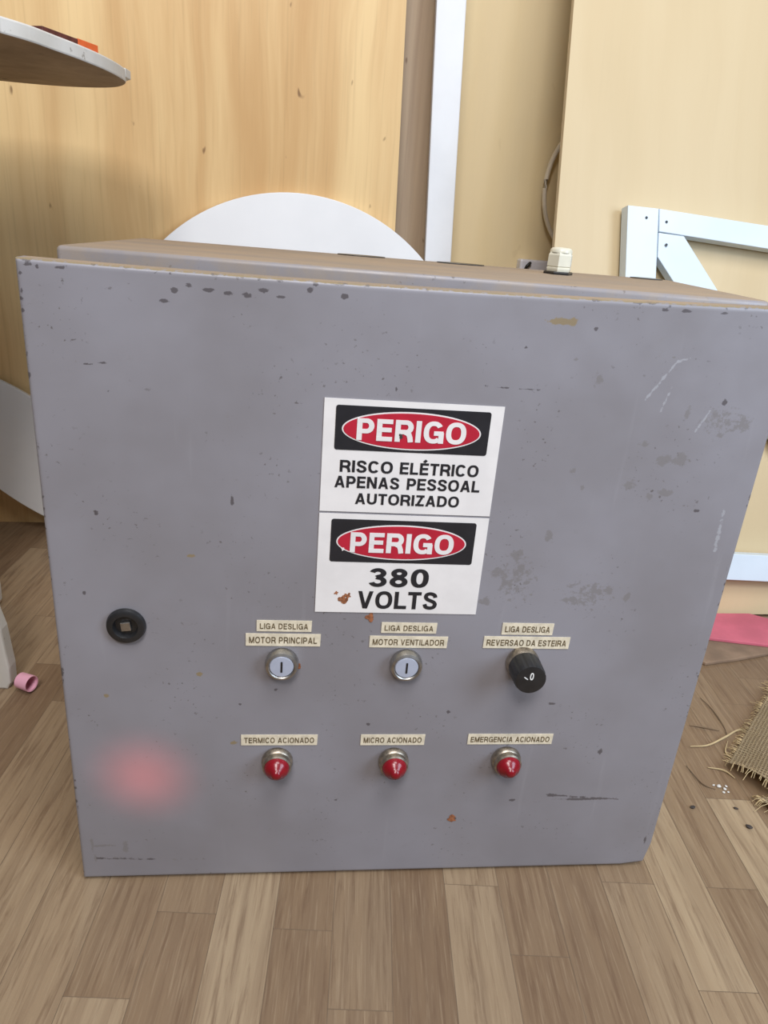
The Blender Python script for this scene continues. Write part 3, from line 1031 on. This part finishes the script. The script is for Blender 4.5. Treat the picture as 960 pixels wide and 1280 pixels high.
STR = [('LIGA DESLIGA', .1693, .2924, .2181, .3038, 0), ('MOTOR PRINCIPAL', .1598, .2771, .2266, .2900, 0),
       ('LIGA DESLIGA', .2815, .2925, .3325, .3036, 0), ('MOTOR VENTILADOR', .2716, .2769, .3441, .2892, 0),
       ('LIGA DESLIGA', .3943, .2925, .4433, .3050, 0), ('REVERSAO DA ESTEIRA', .3786, .2776, .4616, .2904, 0),
       ('TERMICO ACIONADO', .1558, .1649, .2284, .1772, 0), ('MICRO ACIONADO', .2706, .1645, .3338, .1772, 0),
       ('EMERGENCIA ACIONADO', .3774, .1650, .4642, .1776, 0)]
POSN = ['upper strip above the left button', 'strip above the left button', 'upper strip above the middle button', 'strip above the middle button',
        'upper strip above the black knob', 'strip above the black knob', 'strip above the left red lamp', 'strip above the middle red lamp', 'strip above the right red lamp']
for (w, x0, y0, x1, y1, _), pn in zip(STR, POSN):
    M = onD(0, 0, .0002)
    t = obj('label_strip', prism(bmesh.new(), [(x0, y0), (x1, y0), (x1 + .0003, y1), (x0, y1)], 0, .0005), M_TAPE, M, CAB, None, 'cream label ' + pn + ' reading ' + w)
    hh = y1 - y0
    ix = .0030
    obj('lettering', text_bm([(w, x0 + ix, y0 + hh * .24, x1 - ix, y1 - hh * .26)], .145, .0003, .16), M_TAPEINK, M @ T(0, 0, .0005), t)


def button(x, y, lab):
    M = onD(x, y, .0001)
    b = obj('push_button', lathe(bmesh.new(), [(.0146, 0), (.0152, .0015), (.0152, .006), (.0142, .0092), (.0122, .0100), (.0112, .0092), (.0110, .005), (0, .005)], 40), M_CHROME, M, CAB, 35, lab)
    obj('button_cap', lathe(bmesh.new(), [(.0109, .005), (.0109, .0088), (.0102, .0094), (0, .0096)], 40), M_CAP, M, b, 35, 'pale grey cap')
    obj('position_mark', prism(bmesh.new(), rrect(-.0009, -.0056, .0009, .0056, .0005), .0094, .0099), M_BLACK, M, b, None, 'black bar mark')


button(.1925, .2605, 'left chrome ringed push button')
button(.3070, .2605, 'middle chrome ringed push button')

# rotary knob
M = onD(.4182, .2640, .0001)
kn = obj('selector_switch', lathe(bmesh.new(), [(.0150, 0), (.0158, .0015), (.0158, .0065), (.0148, .009), (.0110, .010), (0, .010)], 40), M_OLDMETAL, M, CAB, 35, 'rotary switch with black knob at right')
flute = lambda a, r, z: r * (1 - .055 * max(0, math.cos(a * 12)) ** 2) if .011 < z < .0315 and r > .01 else r
obj('knob', lathe(bmesh.new(), [(0, .010), (.0150, .010), (.0155, .012), (.0150, .029), (.0142, .0315), (.0115, .0320), (0, .0320)], 96, flute), M_BLACK, M @ Matrix.Rotation(.35, 4, 'Z'), kn, 30, 'black fluted knob')
mk = text_bm([('0', -.0014, .0005, .0018, .0072)], .17, .0003)
q = bmesh.new()
prism(q, [(-.0062, .0028), (-.0057, .0034), (-.0026, .0012), (-.0031, .0006)], 0, .0003)
me = bpy.data.meshes.new('tmp')
q.to_mesh(me)
mk.from_mesh(me)
obj('knob_marking', mk, M_MARK, M @ T(0, 0, .0320) @ Matrix.Scale(1.12, 4), kn, None, 'white zero and tick mark')


def lamp(x, y, lab):
    M = onD(x, y, .0001)
    b = obj('pilot_lamp', lathe(bmesh.new(), [(.0142, 0), (.0150, .0012), (.0150, .0050), (.0140, .0066), (.0134, .0072), (.0138, .0085), (.0136, .0120), (.0122, .0130), (.0112, .0115), (0, .0115)], 40), M_OLDMETAL, M, CAB, 35, lab)
    obj('lens', lathe(bmesh.new(), [(.0121, .0118), (.0119, .0145), (.0100, .0180), (.0066, .0205), (.0052, .0222), (.0042, .0240), (.0020, .0252), (0, .0255)], 36), M_LENS, M, b, 50, 'faceted red lens')


lamp(.1905, .1475, 'left red pilot lamp')
lamp(.3045, .1468, 'middle red pilot lamp')
lamp(.4190, .1475, 'right red pilot lamp')

# quarter turn lock
M = onD(.0569, .2967, .0001)
lk = obj('door_lock', lathe(bmesh.new(), [(.0166, 0), (.0170, .001), (.0160, .0042), (.0140, .0052), (.0108, .0050), (.0098, .0030), (.0094, .0008), (0, .0008)], 44), M_BLACK, M, CAB, 35, 'round black quarter turn lock')
obj('lock_spindle', box(bmesh.new(), (-.0042, -.0042, .0010), (.0042, .0042, .0040), .0005), M_CHROME, M @ Matrix.Rotation(.12, 4, 'Z'), lk, None, 'square metal spindle')

# cable gland and knock-outs on the dusty top
M = T(.1515, .160, ZT)
gl = obj('cable_gland', lathe(bmesh.new(), [(0, 0), (.0150, 0), (.0152, .0018), (.0140, .0030), (0, .0030)], 6), M_BLACK, M, CAB, None, 'ivory cable gland on the cabinet top')
obj('gland_nut', lathe(bmesh.new(), [(0, .003), (.0128, .003), (.0133, .005), (.0133, .0065), (.0124, .0072), (.0133, .008), (.0131, .0185), (.0115, .0215), (0, .0215)], 6), M_GLAND, M @ Matrix.Rotation(.2, 4, 'Z'), gl, None, 'ivory hexagonal nut')
obj('gland_cap', lathe(bmesh.new(), [(.0112, .0210), (.0110, .0235), (.0095, .0252), (.0070, .0258), (.0062, .0245), (0, .0243)], 28), M_GLAND, M, gl, 40)
for x, y, rx in ((-.052, .2100, .026), (.056, .2080, .026), (.262, .2100, .018)):
    
    bm = prism(bmesh.new(), ellipse(0, 0, rx, .012, 40), .0001, .0009, .0003)  # black disc stands in for the dark inside an open knock-out
    obj('knockout_disc', bm, M_BLACK, T(x, y, ZT), CAB, None, 'flat dark disc standing in for a knock-out hole in the cabinet top')
